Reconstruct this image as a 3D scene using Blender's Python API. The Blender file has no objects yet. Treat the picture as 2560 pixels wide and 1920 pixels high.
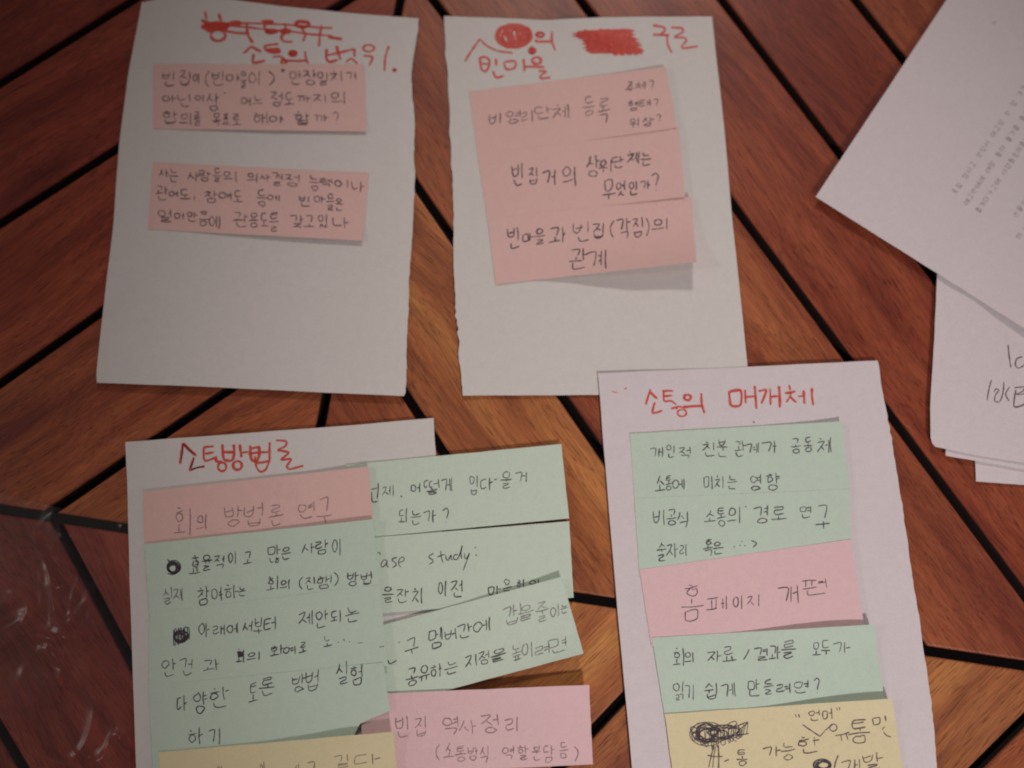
import bpy, bmesh, math, random
from mathutils import Vector, Matrix, noise

random.seed(7)
S = bpy.context.scene
COL = S.collection

# ------------------------------------------------------------ camera, lamps, exposure
TILT = math.radians(12.0)
DIST = 0.52
FPX = 2500.0                                    # focal length in pixels of a 2560 wide frame
CAM = Vector((0.0, -DIST * math.sin(TILT), DIST * math.cos(TILT)))
cd = bpy.data.cameras.new("camera")
cd.sensor_width = 36.0
cd.lens = 36.0 * FPX / 2560.0
cd.clip_start = 0.01
cd.clip_end = 50.0
cam = bpy.data.objects.new("camera", cd)
cam.location = CAM
cam.rotation_euler = (TILT, 0, 0)
COL.objects.link(cam)
S.camera = cam
cd.dof.use_dof = True
cd.dof.focus_distance = 0.488
cd.dof.aperture_fstop = 3.4

w = bpy.data.worlds.new("World")
S.world = w
w.use_nodes = True
w.node_tree.nodes["Background"].inputs[0].default_value = (1.0, 0.78, 0.74, 1)
w.node_tree.nodes["Background"].inputs[1].default_value = 0.105

S.view_settings.view_transform = 'Standard'
S.view_settings.look = 'None'
S.view_settings.exposure = 0.56
S.cycles.filter_width = 2.0
S.view_settings.gamma = 1.0


def lamp(name, kind, loc, target, power, color, size=0.1, spot=None, blend=1.0):
    l = bpy.data.lights.new(name, kind)
    l.energy = power
    l.color = color
    if kind == 'AREA':
        l.shape = 'DISK'
        l.size = size
    else:
        l.shadow_soft_size = size
    if spot:
        l.spot_size = math.radians(spot)
        l.spot_blend = blend
    o = bpy.data.objects.new(name, l)
    o.location = loc
    d = Vector(target) - Vector(loc)
    o.rotation_euler = d.to_track_quat('-Z', 'Y').to_euler()
    COL.objects.link(o)
    return o


# three soft room lamps hung above the table: north, west and south of the sheets
lamp("room_lamp_north", 'SPOT', (0.14, 1.15, 1.15), (0.09, 0.02, 0), 19.5, (1.0, 0.86, 0.80), 0.075, 29)
lamp("room_lamp_west", 'SPOT', (-1.30, -0.05, 1.05), (0.10, -0.10, 0), 5.5, (1.0, 0.90, 0.82), 0.06, 34)
lamp("room_lamp_south", 'SPOT', (0.42, -1.10, 1.15), (0.16, -0.16, 0), 34.0, (1.0, 0.86, 0.85), 0.07, 27)


# ------------------------------------------------------------ picture to table
def P(px, py, z=0.0):
    dx, dy = (px - 1280.0) / FPX, -(py - 960.0) / FPX
    c, s = math.cos(TILT), math.sin(TILT)
    d = Vector((dx, dy * c + s, dy * s - c))
    t = (z - CAM.z) / d.z
    return CAM + d * t


# ------------------------------------------------------------ helpers
def link(name, me, mats, parent=None):
    for m in mats:
        me.materials.append(m)
    o = bpy.data.objects.new(name, me)
    COL.objects.link(o)
    if parent is not None:
        o.parent = parent
    return o


def tag(o, label=None, cat=None, group=None, kind=None):
    if label: o['label'] = label
    if cat: o['category'] = cat
    if group: o['group'] = group
    if kind: o['kind'] = kind
    return o


def nodes_of(name):
    m = bpy.data.materials.new(name)
    m.use_nodes = True
    nt = m.node_tree
    return m, nt, nt.nodes, nt.links, nt.nodes["Principled BSDF"]


def ramp(n, stops):
    r = n.new('ShaderNodeValToRGB')
    e = r.color_ramp.elements
    while len(e) < len(stops):
        e.new(0.5)
    for k, (p, c) in enumerate(stops):
        e[k].position = p
        e[k].color = (*c, 1) if len(c) == 3 else c
    return r


def mixc(n, l, a, b, fac, mode='MIX'):
    x = n.new('ShaderNodeMix')
    x.data_type = 'RGBA'
    x.blend_type = mode
    for sock, v in ((x.inputs[0], fac), (x.inputs[6], a), (x.inputs[7], b)):
        if hasattr(v, 'is_linked') or hasattr(v, 'links'):
            l.new(v, sock)
        else:
            sock.default_value = v if not isinstance(v, tuple) else ((*v, 1) if len(v) == 3 else v)
    return x.outputs[2]


# ------------------------------------------------------------ materials
def wood_material():
    m, nt, n, l, b = nodes_of("oiled_hardwood")
    tc = n.new('ShaderNodeTexCoord')
    oi = n.new('ShaderNodeObjectInfo')
    off = n.new('ShaderNodeVectorMath'); off.operation = 'SCALE'
    cmb = n.new('ShaderNodeCombineXYZ')
    l.new(oi.outputs['Random'], cmb.inputs[0]); l.new(oi.outputs['Random'], cmb.inputs[1]); l.new(oi.outputs['Random'], cmb.inputs[2])
    l.new(cmb.outputs[0], off.inputs[0]); off.inputs['Scale'].default_value = 7.0
    add = n.new('ShaderNodeVectorMath'); add.operation = 'ADD'
    l.new(tc.outputs['Object'], add.inputs[0]); l.new(off.outputs[0], add.inputs[1])

    # slow warp so the grain wanders
    wn = n.new('ShaderNodeTexNoise'); wn.inputs['Scale'].default_value = 7.0; wn.inputs['Detail'].default_value = 1.5
    l.new(add.outputs[0], wn.inputs['Vector'])
    ws = n.new('ShaderNodeVectorMath'); ws.operation = 'SCALE'; ws.inputs['Scale'].default_value = 0.035
    l.new(wn.outputs['Color'], ws.inputs[0])
    wadd = n.new('ShaderNodeVectorMath'); wadd.operation = 'ADD'
    l.new(add.outputs[0], wadd.inputs[0]); l.new(ws.outputs[0], wadd.inputs[1])

    def stretched(sx, sy, scale, detail, src):
        mp = n.new('ShaderNodeMapping'); mp.inputs['Scale'].default_value = (sx * .8, sy, sy)
        l.new(src, mp.inputs['Vector'])
        t = n.new('ShaderNodeTexNoise'); t.inputs['Scale'].default_value = scale; t.inputs['Detail'].default_value = detail
        t.inputs['Roughness'].default_value = 0.6
        l.new(mp.outputs[0], t.inputs['Vector'])
        return t.outputs['Fac']
    broad = stretched(1.0, 7.0, 6.0, 3.0, wadd.outputs[0])
    band = stretched(1.0, 11.0, 15.0, 4.0, wadd.outputs[0])
    fine = stretched(1.0, 16.0, 60.0, 3.0, wadd.outputs[0])
    pore = stretched(1.0, 13.0, 110.0, 1.0, wadd.outputs[0])
    r1 = ramp(n, [(0.28, (0.17, 0.036, 0.024)), (0.50, (0.32, 0.086, 0.040)), (0.72, (0.43, 0.142, 0.060))])
    l.new(broad, r1.inputs[0])
    r2 = ramp(n, [(0.32, (0.76, 0.70, 0.72)), (0.50, (0.96, 0.96, 0.96)), (0.70, (1.12, 1.10, 1.04))])
    l.new(band, r2.inputs[0])
    r3 = ramp(n, [(0.32, (0.72, 0.68, 0.70)), (0.68, (1.18, 1.16, 1.12))])
    l.new(fine, r3.inputs[0])
    r4 = ramp(n, [(0.31, (0.42, 0.34, 0.34)), (0.41, (1.0, 1.0, 1.0))])
    l.new(pore, r4.inputs[0])
    c = mixc(n, l, r1.outputs[0], r2.outputs[0], 0.9, 'MULTIPLY')
    c = mixc(n, l, c, r3.outputs[0], 0.9, 'MULTIPLY')
    c = mixc(n, l, c, r4.outputs[0], 0.75, 'MULTIPLY')
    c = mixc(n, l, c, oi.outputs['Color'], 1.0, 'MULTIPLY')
    l.new(c, b.inputs['Base Color'])
    rr = n.new('ShaderNodeMapRange'); rr.inputs['To Min'].default_value = 0.28; rr.inputs['To Max'].default_value = 0.52
    l.new(wn.outputs['Fac'], rr.inputs['Value']); l.new(rr.outputs[0], b.inputs['Roughness'])
    b.inputs['Specular IOR Level'].default_value = 0.32
    bp = n.new('ShaderNodeBump'); bp.inputs['Strength'].default_value = 0.25; bp.inputs['Distance'].default_value = 0.0004
    l.new(fine, bp.inputs['Height']); l.new(bp.outputs[0], b.inputs['Normal'])
    return m


def paper_material(name, col, blotch=0.022, rough=0.85):
    m, nt, n, l, b = nodes_of(name)
    tc = n.new('ShaderNodeTexCoord')
    a = n.new('ShaderNodeTexNoise'); a.inputs['Scale'].default_value = 260.0; a.inputs['Detail'].default_value = 4.0
    a.inputs['Roughness'].default_value = 0.7
    l.new(tc.outputs['Object'], a.inputs['Vector'])
    lo = tuple(v * (1 - blotch) for v in col); hi = tuple(min(1, v * (1 + blotch)) for v in col)
    r = ramp(n, [(0.35, lo), (0.65, hi)])
    l.new(a.outputs['Fac'], r.inputs[0])
    f = n.new('ShaderNodeTexNoise'); f.inputs['Scale'].default_value = 1500.0; f.inputs['Detail'].default_value = 2.0
    l.new(tc.outputs['Object'], f.inputs['Vector'])
    r2 = ramp(n, [(0.3, (0.93, 0.93, 0.93)), (0.7, (1.0, 1.0, 1.0))])
    l.new(f.outputs['Fac'], r2.inputs[0])
    c = mixc(n, l, r.outputs[0], r2.outputs[0], 1.0, 'MULTIPLY')
    l.new(c, b.inputs['Base Color'])
    b.inputs['Roughness'].default_value = rough
    b.inputs['Specular IOR Level'].default_value = 0.2
    bp = n.new('ShaderNodeBump'); bp.inputs['Strength'].default_value = 0.12; bp.inputs['Distance'].default_value = 0.0002
    l.new(f.outputs['Fac'], bp.inputs['Height']); l.new(bp.outputs[0], b.inputs['Normal'])
    return m


def ink_material(name, col, alpha, grain=0.35, scale=1800.0, rough=0.6):
    m, nt, n, l, b = nodes_of(name)
    b.inputs['Base Color'].default_value = (*col, 1)
    b.inputs['Roughness'].default_value = rough
    tc = n.new('ShaderNodeTexCoord')
    a = n.new('ShaderNodeTexNoise'); a.inputs['Scale'].default_value = scale; a.inputs['Detail'].default_value = 2.0
    l.new(tc.outputs['Object'], a.inputs['Vector'])
    mr = n.new('ShaderNodeMapRange')
    mr.inputs['From Min'].default_value = 0.35; mr.inputs['From Max'].default_value = 0.65
    mr.inputs['To Min'].default_value = alpha * (1 - grain); mr.inputs['To Max'].default_value = min(1, alpha * (1 + grain * .6))
    l.new(a.outputs['Fac'], mr.inputs['Value'])
    l.new(mr.outputs[0], b.inputs['Alpha'])
    return m


WOOD = wood_material()
EDGE, _nt, _n, _l, _b = nodes_of("gap_shade_board_edge")  # shade inside the open gaps, put into the colour of the board sides
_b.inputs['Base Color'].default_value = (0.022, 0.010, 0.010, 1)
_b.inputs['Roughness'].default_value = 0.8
WHITE = paper_material("white_paper", (0.70, 0.71, 0.69))
WHITE_B = paper_material("smooth_white_paper", (0.71, 0.69, 0.71))
PINK = paper_material("pink_sticky_paper", (0.77, 0.545, 0.505))
PINK_B = paper_material("pale_pink_sticky_paper", (0.80, 0.59, 0.61))
GREEN = paper_material("mint_sticky_paper", (0.56, 0.73, 0.62))
GREEN_B = paper_material("pale_mint_sticky_paper", (0.61, 0.77, 0.65))
YELLOW = paper_material("yellow_sticky_paper", (0.76, 0.72, 0.46))
PEN_D = ink_material("dark_pencil", (0.055, 0.042, 0.062), 0.80, 0.30)
PEN_M = ink_material("soft_pencil", (0.075, 0.042, 0.065), 0.74, 0.40)
PEN_F = ink_material("faint_pencil", (0.16, 0.085, 0.12), 0.52, 0.45)
PRINT = ink_material("print_showing_through", (0.22, 0.19, 0.24), 0.30, 0.5)
RED = ink_material("red_marker", (0.70, 0.060, 0.032), 0.76, 0.20, 500.0, 0.5)
DARKRED = ink_material("dark_pen_over_red", (0.05, 0.004, 0.02), 0.85, 0.2)


def film_material():
    m, nt, n, l, b = nodes_of("clear_plastic_film")
    out = n["Material Output"]
    tr = n.new('ShaderNodeBsdfTransparent'); tr.inputs[0].default_value = (1, 1, 1, 1)
    gl = n.new('ShaderNodeBsdfGlossy'); gl.inputs['Roughness'].default_value = 0.27
    df = n.new('ShaderNodeBsdfDiffuse'); df.inputs[0].default_value = (0.75, 0.68, 0.75, 1)
    lw = n.new('ShaderNodeLayerWeight'); lw.inputs['Blend'].default_value = 0.25
    mr = n.new('ShaderNodeMapRange'); mr.inputs['To Min'].default_value = 0.018; mr.inputs['To Max'].default_value = 0.30
    l.new(lw.outputs['Fresnel'], mr.inputs['Value'])
    m1 = n.new('ShaderNodeMixShader'); l.new(mr.outputs[0], m1.inputs[0]); l.new(tr.outputs[0], m1.inputs[1]); l.new(gl.outputs[0], m1.inputs[2])
    m2 = n.new('ShaderNodeMixShader'); m2.inputs[0].default_value = 0.014
    l.new(m1.outputs[0], m2.inputs[1]); l.new(df.outputs[0], m2.inputs[2])
    l.new(m2.outputs[0], out.inputs['Surface'])
    n.remove(b)
    return m


FILM = film_material()

# ------------------------------------------------------------ floor far below the slats
m, nt, n, l, b = nodes_of("dark_floor")
b.inputs['Base Color'].default_value = (0.012, 0.009, 0.012, 1)
b.inputs['Roughness'].default_value = 0.9
bm = bmesh.new()
for x, y in ((-2, -2), (2, -2), (2, 2), (-2, 2)):
    bm.verts.new((x, y, -0.72))
bm.faces.new(bm.verts)
me = bpy.data.meshes.new("floor"); bm.to_mesh(me); bm.free()
tag(link("floor", me, [m]), kind='structure')

# ------------------------------------------------------------ table of mitred boards
TABLE = bpy.data.objects.new("wooden_table", None)
COL.objects.link(TABLE)
tag(TABLE, "oiled reddish brown wooden table of diagonal boards with dark open gaps", "table")


def clip(poly, a, bb, c):                       # keep a*x + b*y >= c
    out = []
    for i in range(len(poly)):
        p, q = poly[i], poly[(i + 1) % len(poly)]
        fp, fq = a * p[0] + bb * p[1] - c, a * q[0] + bb * q[1] - c
        if fp >= 0: out.append(p)
        if fp * fq < 0:
            t = fp / (fp - fq)
            out.append((p[0] + (q[0] - p[0]) * t, p[1] + (q[1] - p[1]) * t))
    return out


def line(p, q):                                 # line through two picture points, on the table, in metres
    A, B = P(*p), P(*q)
    d = (B - A).normalized()
    nx, ny = -d.y, d.x
    return (nx, ny, nx * A.x + ny * A.y, math.atan2(d.y, d.x))


HSEAM = line((0, 1273), (2560, 1664))           # positive side: above
VSEAM = line((803, 1050), (1000, 0))            # positive side: left
GAP = 0.0024


def side(ln, s, poly, g=GAP):
    return clip(poly, ln[0] * s, ln[1] * s, ln[2] * s + g)


def make_board(poly, ang, tint, dz):
    if len(poly) < 3: return
    cx = sum(p[0] for p in poly) / len(poly); cy = sum(p[1] for p in poly) / len(poly)
    ar = abs(sum(poly[i][0] * poly[(i + 1) % len(poly)][1] - poly[(i + 1) % len(poly)][0] * poly[i][1] for i in range(len(poly)))) / 2
    if ar < 1e-4: return
    ca, sa = math.cos(-ang), math.sin(-ang)
    bm = bmesh.new()
    lp = [((x - cx) * ca - (y - cy) * sa, (x - cx) * sa + (y - cy) * ca) for x, y in poly]
    top = [bm.verts.new((x, y, 0)) for x, y in lp]
    bot = [bm.verts.new((x, y, -0.020)) for x, y in lp]
    f = bm.faces.new(top)
    bm.faces.new(bot[::-1])
    k = len(lp)
    for i in range(k):
        bm.faces.new((top[i], bot[i], bot[(i + 1) % k], top[(i + 1) % k]))
    bmesh.ops.recalc_face_normals(bm, faces=bm.faces)
    es = [e for e in bm.edges if all(v.co.z > -0.001 for v in e.verts)]
    bmesh.ops.bevel(bm, geom=es, offset=0.0011, segments=3, profile=0.5, affect='EDGES')
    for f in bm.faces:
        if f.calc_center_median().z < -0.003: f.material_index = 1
    me = bpy.data.meshes.new("board"); bm.to_mesh(me); bm.free()
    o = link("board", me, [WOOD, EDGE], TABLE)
    o.location = (cx, cy, dz - 0.0006)
    o.rotation_euler = (random.uniform(-.0004, .0004), 0, ang)
    o.color = (*tint, 1)  # board's own tone, with lens shading and light falloff put into the colour


big = [(-0.45, -0.40), (0.48, -0.40), (0.48, 0.42), (-0.45, 0.42)]


def strips(base, lines, tints):
    """cut a region into boards by a run of lines ordered so that each line's positive side holds the earlier boards"""
    rest = base
    for k, ln in enumerate(lines + [None]):
        t = tints[k % len(tints)]
        piece = side(ln, 1, rest) if ln else rest
        ang = (ln or lines[-1])[3]
        make_board(piece, ang, t, random.uniform(-.0003, .0003))
        if ln: rest = side(ln, -1, rest)


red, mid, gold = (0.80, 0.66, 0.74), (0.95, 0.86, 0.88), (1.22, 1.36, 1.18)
# upper left: boards rising to the right
UL = side(VSEAM, 1, side(HSEAM, 1, big))
ul_lines = [line((0, -95), (150, -190)), line((0, 206), (325, 2)), line((0, 556), (830, 22)), line((0, 956), (252, 778)), line((142, 1267), (557, 982))]
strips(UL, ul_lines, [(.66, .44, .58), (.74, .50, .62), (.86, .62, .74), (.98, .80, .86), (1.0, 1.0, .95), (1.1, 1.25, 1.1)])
# upper right: boards falling to the right
UR = side(VSEAM, -1, side(HSEAM, 1, big))
ur_lines = [line((2143, 0), (2263, 150)), line((1808, 0), (2104, 386)), line((1465, 15), (2390, 1255)), line((1100, 20), (1780, 920)), line((1037, 457), (1500, 1126)), line((1010, 980), (1226, 1311))]
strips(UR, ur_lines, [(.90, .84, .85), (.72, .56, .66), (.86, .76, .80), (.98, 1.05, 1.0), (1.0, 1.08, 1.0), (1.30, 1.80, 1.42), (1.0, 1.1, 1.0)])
# lower left
LL = side(VSEAM, 1, side(HSEAM, -1, big))
ll_lines = [line((650, 1320), (1000, 1990)), line((135, 1298), (324, 1650)), line((0, 1827), (52, 1915)), line((-420, 1800), (-370, 1900))]
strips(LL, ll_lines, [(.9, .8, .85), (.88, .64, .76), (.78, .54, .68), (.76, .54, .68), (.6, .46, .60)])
# lower right
LR = side(VSEAM, -1, side(HSEAM, -1, big))
lr_lines = [line((1200, 1610), (1330, 1475)), line((1484, 1827), (1563, 1743)), line((1987, 1863), (2227, 1613)), line((2449, 1915), (2560, 1804))]
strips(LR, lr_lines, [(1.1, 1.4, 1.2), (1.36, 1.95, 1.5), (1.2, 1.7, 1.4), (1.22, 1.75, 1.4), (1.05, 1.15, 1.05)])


# ------------------------------------------------------------ paper surfaces
def lerp(a, b, t): return a + (b - a) * t


def poly_at(pts, t):
    d = [0]
    for i in range(1, len(pts)):
        d.append(d[-1] + math.hypot(pts[i][0] - pts[i - 1][0], pts[i][1] - pts[i - 1][1]))
    s = t * d[-1]
    for i in range(1, len(pts)):
        if s <= d[i] + 1e-9:
            k = (s - d[i - 1]) / max(1e-9, d[i] - d[i - 1])
            return (lerp(pts[i - 1][0], pts[i][0], k), lerp(pts[i - 1][1], pts[i][1], k))
    return pts[-1]


def inv_bilinear(c, px, py):
    tl, tr, br, bl = c
    u = v = 0.5
    for _ in range(8):
        x = (1 - v) * ((1 - u) * tl[0] + u * tr[0]) + v * ((1 - u) * bl[0] + u * br[0])
        y = (1 - v) * ((1 - u) * tl[1] + u * tr[1]) + v * ((1 - u) * bl[1] + u * br[1])
        xu = (1 - v) * (tr[0] - tl[0]) + v * (br[0] - bl[0]); yu = (1 - v) * (tr[1] - tl[1]) + v * (br[1] - bl[1])
        xv = (1 - u) * (bl[0] - tl[0]) + u * (br[0] - tr[0]); yv = (1 - u) * (bl[1] - tl[1]) + u * (br[1] - tr[1])
        det = xu * yv - xv * yu
        ex, ey = px - x, py - y
        u += (ex * yv - xv * ey) / det; v += (xu * ey - ex * yu) / det
    return max(-.1, min(1.1, u)), max(-.1, min(1.1, v))


def sm(a, b, x):
    t = max(0.0, min(1.0, (x - a) / (b - a)))
    return t * t * (3 - 2 * t)


class Sheet:
    """thin paper laid on the table; corners and edges in picture pixels, height in metres as a function of place"""
    def __init__(self, name, mat, top, right, bottom, left, zfun, label, cat, group=None, torn=(), seed=0, nu=40, nv=40, thick=0.00012, creases=()):
        self.c = (top[0], top[-1], bottom[-1], bottom[0])
        self.zfun = zfun
        T, R, B, L = top, right, bottom, left
        rnd = random.Random(seed)
        ph = rnd.uniform(0, 50)

        def jag(side_, t):
            if side_ not in torn:
                return noise.noise(Vector((t * 9, ph, side_ * 7.0))) * 0.8
            a = noise.noise(Vector((t * 9, ph, side_ * 3.1))) * 3.0 + noise.noise(Vector((t * 31, ph, side_ * 5.1))) * 2.4
            return a + noise.noise(Vector((t * 83, ph, side_))) * 2.6 * (0.4 + abs(noise.noise(Vector((t * 7, ph, 9)))) * 2)
        rows = []
        for j in range(nv + 1):
            v = j / nv
            row = []
            for i in range(nu + 1):
                u = i / nu
                t_, b_, l_, r_ = poly_at(T, u), poly_at(B, u), poly_at(L, v), poly_at(R, v)
                r_ = (r_[0] + jag(1, v), r_[1]); l_ = (l_[0] + jag(3, v), l_[1])
                t_ = (t_[0], t_[1] + jag(0, u)); b_ = (b_[0], b_[1] + jag(2, u))
                x = (1 - v) * t_[0] + v * b_[0] + (1 - u) * l_[0] + u * r_[0] - ((1 - u) * (1 - v) * T[0][0] + u * (1 - v) * T[-1][0] + (1 - u) * v * B[0][0] + u * v * B[-1][0])
                y = (1 - v) * t_[1] + v * b_[1] + (1 - u) * l_[1] + u * r_[1] - ((1 - u) * (1 - v) * T[0][1] + u * (1 - v) * T[-1][1] + (1 - u) * v * B[0][1] + u * v * B[-1][1])
                row.append((x, y))
            rows.append(row)
        bm = bmesh.new()
        vs = [[bm.verts.new(P(x, y, self.z(x, y))) for x, y in row] for row in rows]
        lo = [[bm.verts.new(P(x, y, self.z(x, y)) - Vector((0, 0, thick))) for x, y in row] for row in rows]
        for j in range(nv):
            for i in range(nu):
                bm.faces.new((vs[j][i], vs[j + 1][i], vs[j + 1][i + 1], vs[j][i + 1]))
                bm.faces.new((lo[j][i], lo[j][i + 1], lo[j + 1][i + 1], lo[j + 1][i]))
        ring = [(0, i) for i in range(nu)] + [(j, nu) for j in range(nv)] + [(nv, i) for i in range(nu, 0, -1)] + [(j, 0) for j in range(nv, 0, -1)]
        for k in range(len(ring)):
            a, b_ = ring[k], ring[(k + 1) % len(ring)]
            bm.faces.new((vs[a[0]][a[1]], vs[b_[0]][b_[1]], lo[b_[0]][b_[1]], lo[a[0]][a[1]]))
        bmesh.ops.recalc_face_normals(bm, faces=bm.faces)
        for f in bm.faces: f.smooth = True
        me = bpy.data.meshes.new(name); bm.to_mesh(me); bm.free()
        try:
            me.set_sharp_from_angle(angle=math.radians(50))
        except Exception:
            pass
        o = link(name, me, [mat])
        # origin to the sheet's own centre
        ctr = P(sum(p[0] for p in self.c) / 4, sum(p[1] for p in self.c) / 4, 0)
        me.transform(Matrix.Translation(-ctr)); o.location = ctr
        self.origin = ctr
        tag(o, label, cat, group)
        self.o = o

    def z(self, px, py):
        return self.zfun(px, py)


def flat(base, amp=0.00025, seed=0.0):
    def f(px, py):
        return base + amp * (1 + noise.noise(Vector((px / 420.0, py / 420.0, seed)))) 
    return f


def rect(c):                                    # TL TR BR BL -> the four edges
    tl, tr, br, bl = c
    return dict(top=[tl, tr], right=[tr, br], bottom=[bl, br], left=[tl, bl])


def note(name_label, mat, c, under, base, lifts=(), group=None, seed=0, thick=0.0001, bottom=None):
    """sticky note; lifts: list of (side, height, falloff, from, to) with side in top bottom right left"""
    def z(px, py):
        u, v = inv_bilinear(c, px, py)
        h = 0
        for (sd, hh, fall, a, bq) in lifts:
            d, s = {'top': (v, u), 'bottom': (1 - v, u), 'right': (1 - u, v), 'left': (u, v)}[sd]
            k = max(0.0, 1 - d / fall)
            ss = sm(a, bq, s) if a != bq else 1.0
            h += hh * k * k * ss
        return (under(px, py) if under else 0) + base + h + 0.00008 * noise.noise(Vector((px / 150.0, py / 150.0, seed)))
    e = rect(c)
    if bottom: e['bottom'] = bottom
    return Sheet("sticky_note", mat, zfun=z, label=name_label, cat="sticky note", group=group, seed=seed, nu=40, nv=18, thick=thick, **e)


# ---- writing: strokes in picture pixels drawn as thin ribbons lying on the paper
JL = {  # letter strokes in a unit box, x right, y down; ('o',cx,cy,rx,ry) is a ring
    'ㄱ': [[(0, .06), (.9, 0), (.72, 1)]],
    'ㄴ': [[(.02, 0), (.05, .85), (1, .82)]],
    'ㄷ': [[(.9, .0), (.08, .06), (.06, .92), (1, .88)]],
    'ㄹ': [[(0, .05), (.9, 0), (.82, .42), (.1, .5), (.1, .95), (1, .88)]],
    'ㅁ': [[(.05, .05), (.1, .95), (.9, .9), (.93, .05), (.05, .06)]],
    'ㅂ': [[(.02, 0), (.1, .95), (.88, .9), (.98, 0)], [(.08, .5), (.92, .44)]],
    'ㅅ': [[(.5, 0), (.32, .5), (0, 1)], [(.42, .38), (1, .95)]],
    'ㅇ': [('o', .5, .5, .45, .45)],
    'ㅈ': [[(.02, .06), (.92, 0), (.5, .55), (0, 1)], [(.48, .55), (1, .95)]],
    'ㅊ': [[(.4, -.12), (.6, .02)], [(.02, .24), (.92, .18), (.5, .6), (0, 1)], [(.48, .6), (1, .95)]],
    'ㅋ': [[(0, .06), (.9, 0), (.72, 1)], [(.05, .5), (.8, .44)]],
    'ㅌ': [[(.95, 0), (.08, .06), (.06, .92), (1, .88)], [(.08, .48), (.88, .42)]],
    'ㅍ': [[(0, .05), (1, 0)], [(.3, .08), (.36, .9)], [(.7, .05), (.64, .88)], [(0, .95), (1, .88)]],
    'ㅎ': [[(.35, -.06), (.62, 0)], [(.02, .26), (.96, .2)], ('o', .5, .68, .36, .3)],
}
VL = {
    'ㅏ': [[(.3, 0), (.36, 1)], [(.35, .48), (1, .42)]],
    'ㅑ': [[(.3, 0), (.36, 1)], [(.35, .36), (1, .3)], [(.35, .64), (1, .58)]],
    'ㅓ': [[(0, .48), (.68, .42)], [(.7, 0), (.74, 1)]],
    'ㅕ': [[(0, .36), (.68, .3)], [(0, .62), (.68, .56)], [(.7, 0), (.74, 1)]],
    'ㅣ': [[(.55, 0), (.6, 1)]],
    'ㅐ': [[(.15, .08), (.18, .92)], [(.18, .5), (.78, .45)], [(.82, 0), (.86, 1)]],
    'ㅔ': [[(-.1, .48), (.38, .44)], [(.4, .08), (.43, .9)], [(.86, 0), (.9, 1)]],
    'ㅖ': [[(-.1, .38), (.38, .34)], [(-.1, .62), (.38, .58)], [(.4, .08), (.43, .9)], [(.86, 0), (.9, 1)]],
    'ㅗ': [[(.5, 0), (.5, .7)], [(0, .82), (1, .7)]],
    'ㅛ': [[(.33, .05), (.35, .75)], [(.64, 0), (.64, .72)], [(0, .85), (1, .72)]],
    'ㅜ': [[(0, .22), (1, .12)], [(.52, .2), (.56, 1)]],
    'ㅠ': [[(0, .22), (1, .12)], [(.34, .2), (.32, 1)], [(.66, .18), (.7, 1)]],
    'ㅡ': [[(0, .55), (1, .42)]],
}
CHO = 'ㄱㄲㄴㄷㄸㄹㅁㅂㅃㅅㅆㅇㅈㅉㅊㅋㅌㅍㅎ'
JUNG = 'ㅏㅐㅑㅒㅓㅔㅕㅖㅗㅘㅙㅚㅛㅜㅝㅞㅟㅠㅡㅢㅣ'
JONG = ' ㄱㄲㄳㄴㄵㄶㄷㄹㄺㄻㄼㄽㄾㄿㅀㅁㅂㅄㅅㅆㅇㅈㅊㅋㅌㅍㅎ'
DBL = {'ㄲ': 'ㄱㄱ', 'ㄸ': 'ㄷㄷ', 'ㅃ': 'ㅂㅂ', 'ㅆ': 'ㅅㅅ', 'ㅉ': 'ㅈㅈ', 'ㄶ': 'ㄴㅎ', 'ㄺ': 'ㄹㄱ', 'ㄵ': 'ㄴㅈ', 'ㅄ': 'ㅂㅅ'}
COMBO = {'ㅘ': 'ㅗㅏ', 'ㅙ': 'ㅗㅐ', 'ㅚ': 'ㅗㅣ', 'ㅝ': 'ㅜㅓ', 'ㅞ': 'ㅜㅔ', 'ㅟ': 'ㅜㅣ', 'ㅢ': 'ㅡㅣ'}
PUNCT = {
    '?': [[(.05, .15), (.55, 0), (.95, .18), (.8, .45), (.6, .72)], [(.62, .94), (.68, .98)]],
    '(': [[(.9, 0), (.2, .3), (.15, .7), (.8, 1)]], ')': [[(.1, 0), (.85, .3), (.85, .65), (.2, 1)]],
    '.': [[(.3, .4), (.7, .6)]], ',': [[(.7, 0), (.3, 1)]], '/': [[(.95, 0), (.05, 1)]], '-': [[(0, .5), (1, .45)]],
}


def put(shape, x0, y0, x1, y1, out):
    for s in shape:
        if s[0] == 'o':
            _, cx, cy, rx, ry = s
            a0 = random.uniform(-2.0, -1.2)
            out.append([(x0 + (x1 - x0) * (cx + rx * math.cos(a0 - k * .7)), y0 + (y1 - y0) * (cy + ry * math.sin(a0 - k * .7))) for k in range(10)])
        else:
            out.append([(x0 + (x1 - x0) * p[0], y0 + (y1 - y0) * p[1]) for p in s])


ALT = {
    'ㄹ': [[(0, .1), (.75, .02), (.72, .36), (.12, .58), (.1, .86), (.38, .95), (1, .8)]],
    'ㅁ': [[(.08, .1), (.12, .8), (.45, .98), (.85, .8), (.9, .1), (.4, .02), (.08, .12)]],
    'ㅂ': [[(.02, 0), (.08, .75), (.4, .98), (.85, .75), (.95, -.05)], [(.08, .45), (.9, .36)]],
    'ㄴ': [[(.02, 0), (.12, .7), (.4, .92), (1, .7)]],
    'ㄷ': [[(.85, .0), (.1, .1), (.1, .8), (.4, .95), (1, .78)]],
    'ㅈ': [[(.05, .1), (.85, 0), (.5, .5), (0, .95)], [(.42, .6), (.7, .72), (1, .98)]],
    'ㅅ': [[(.55, -.05), (.4, .4), (0, 1)], [(.4, .42), (.65, .7), (1, .88)]],
}


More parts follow.
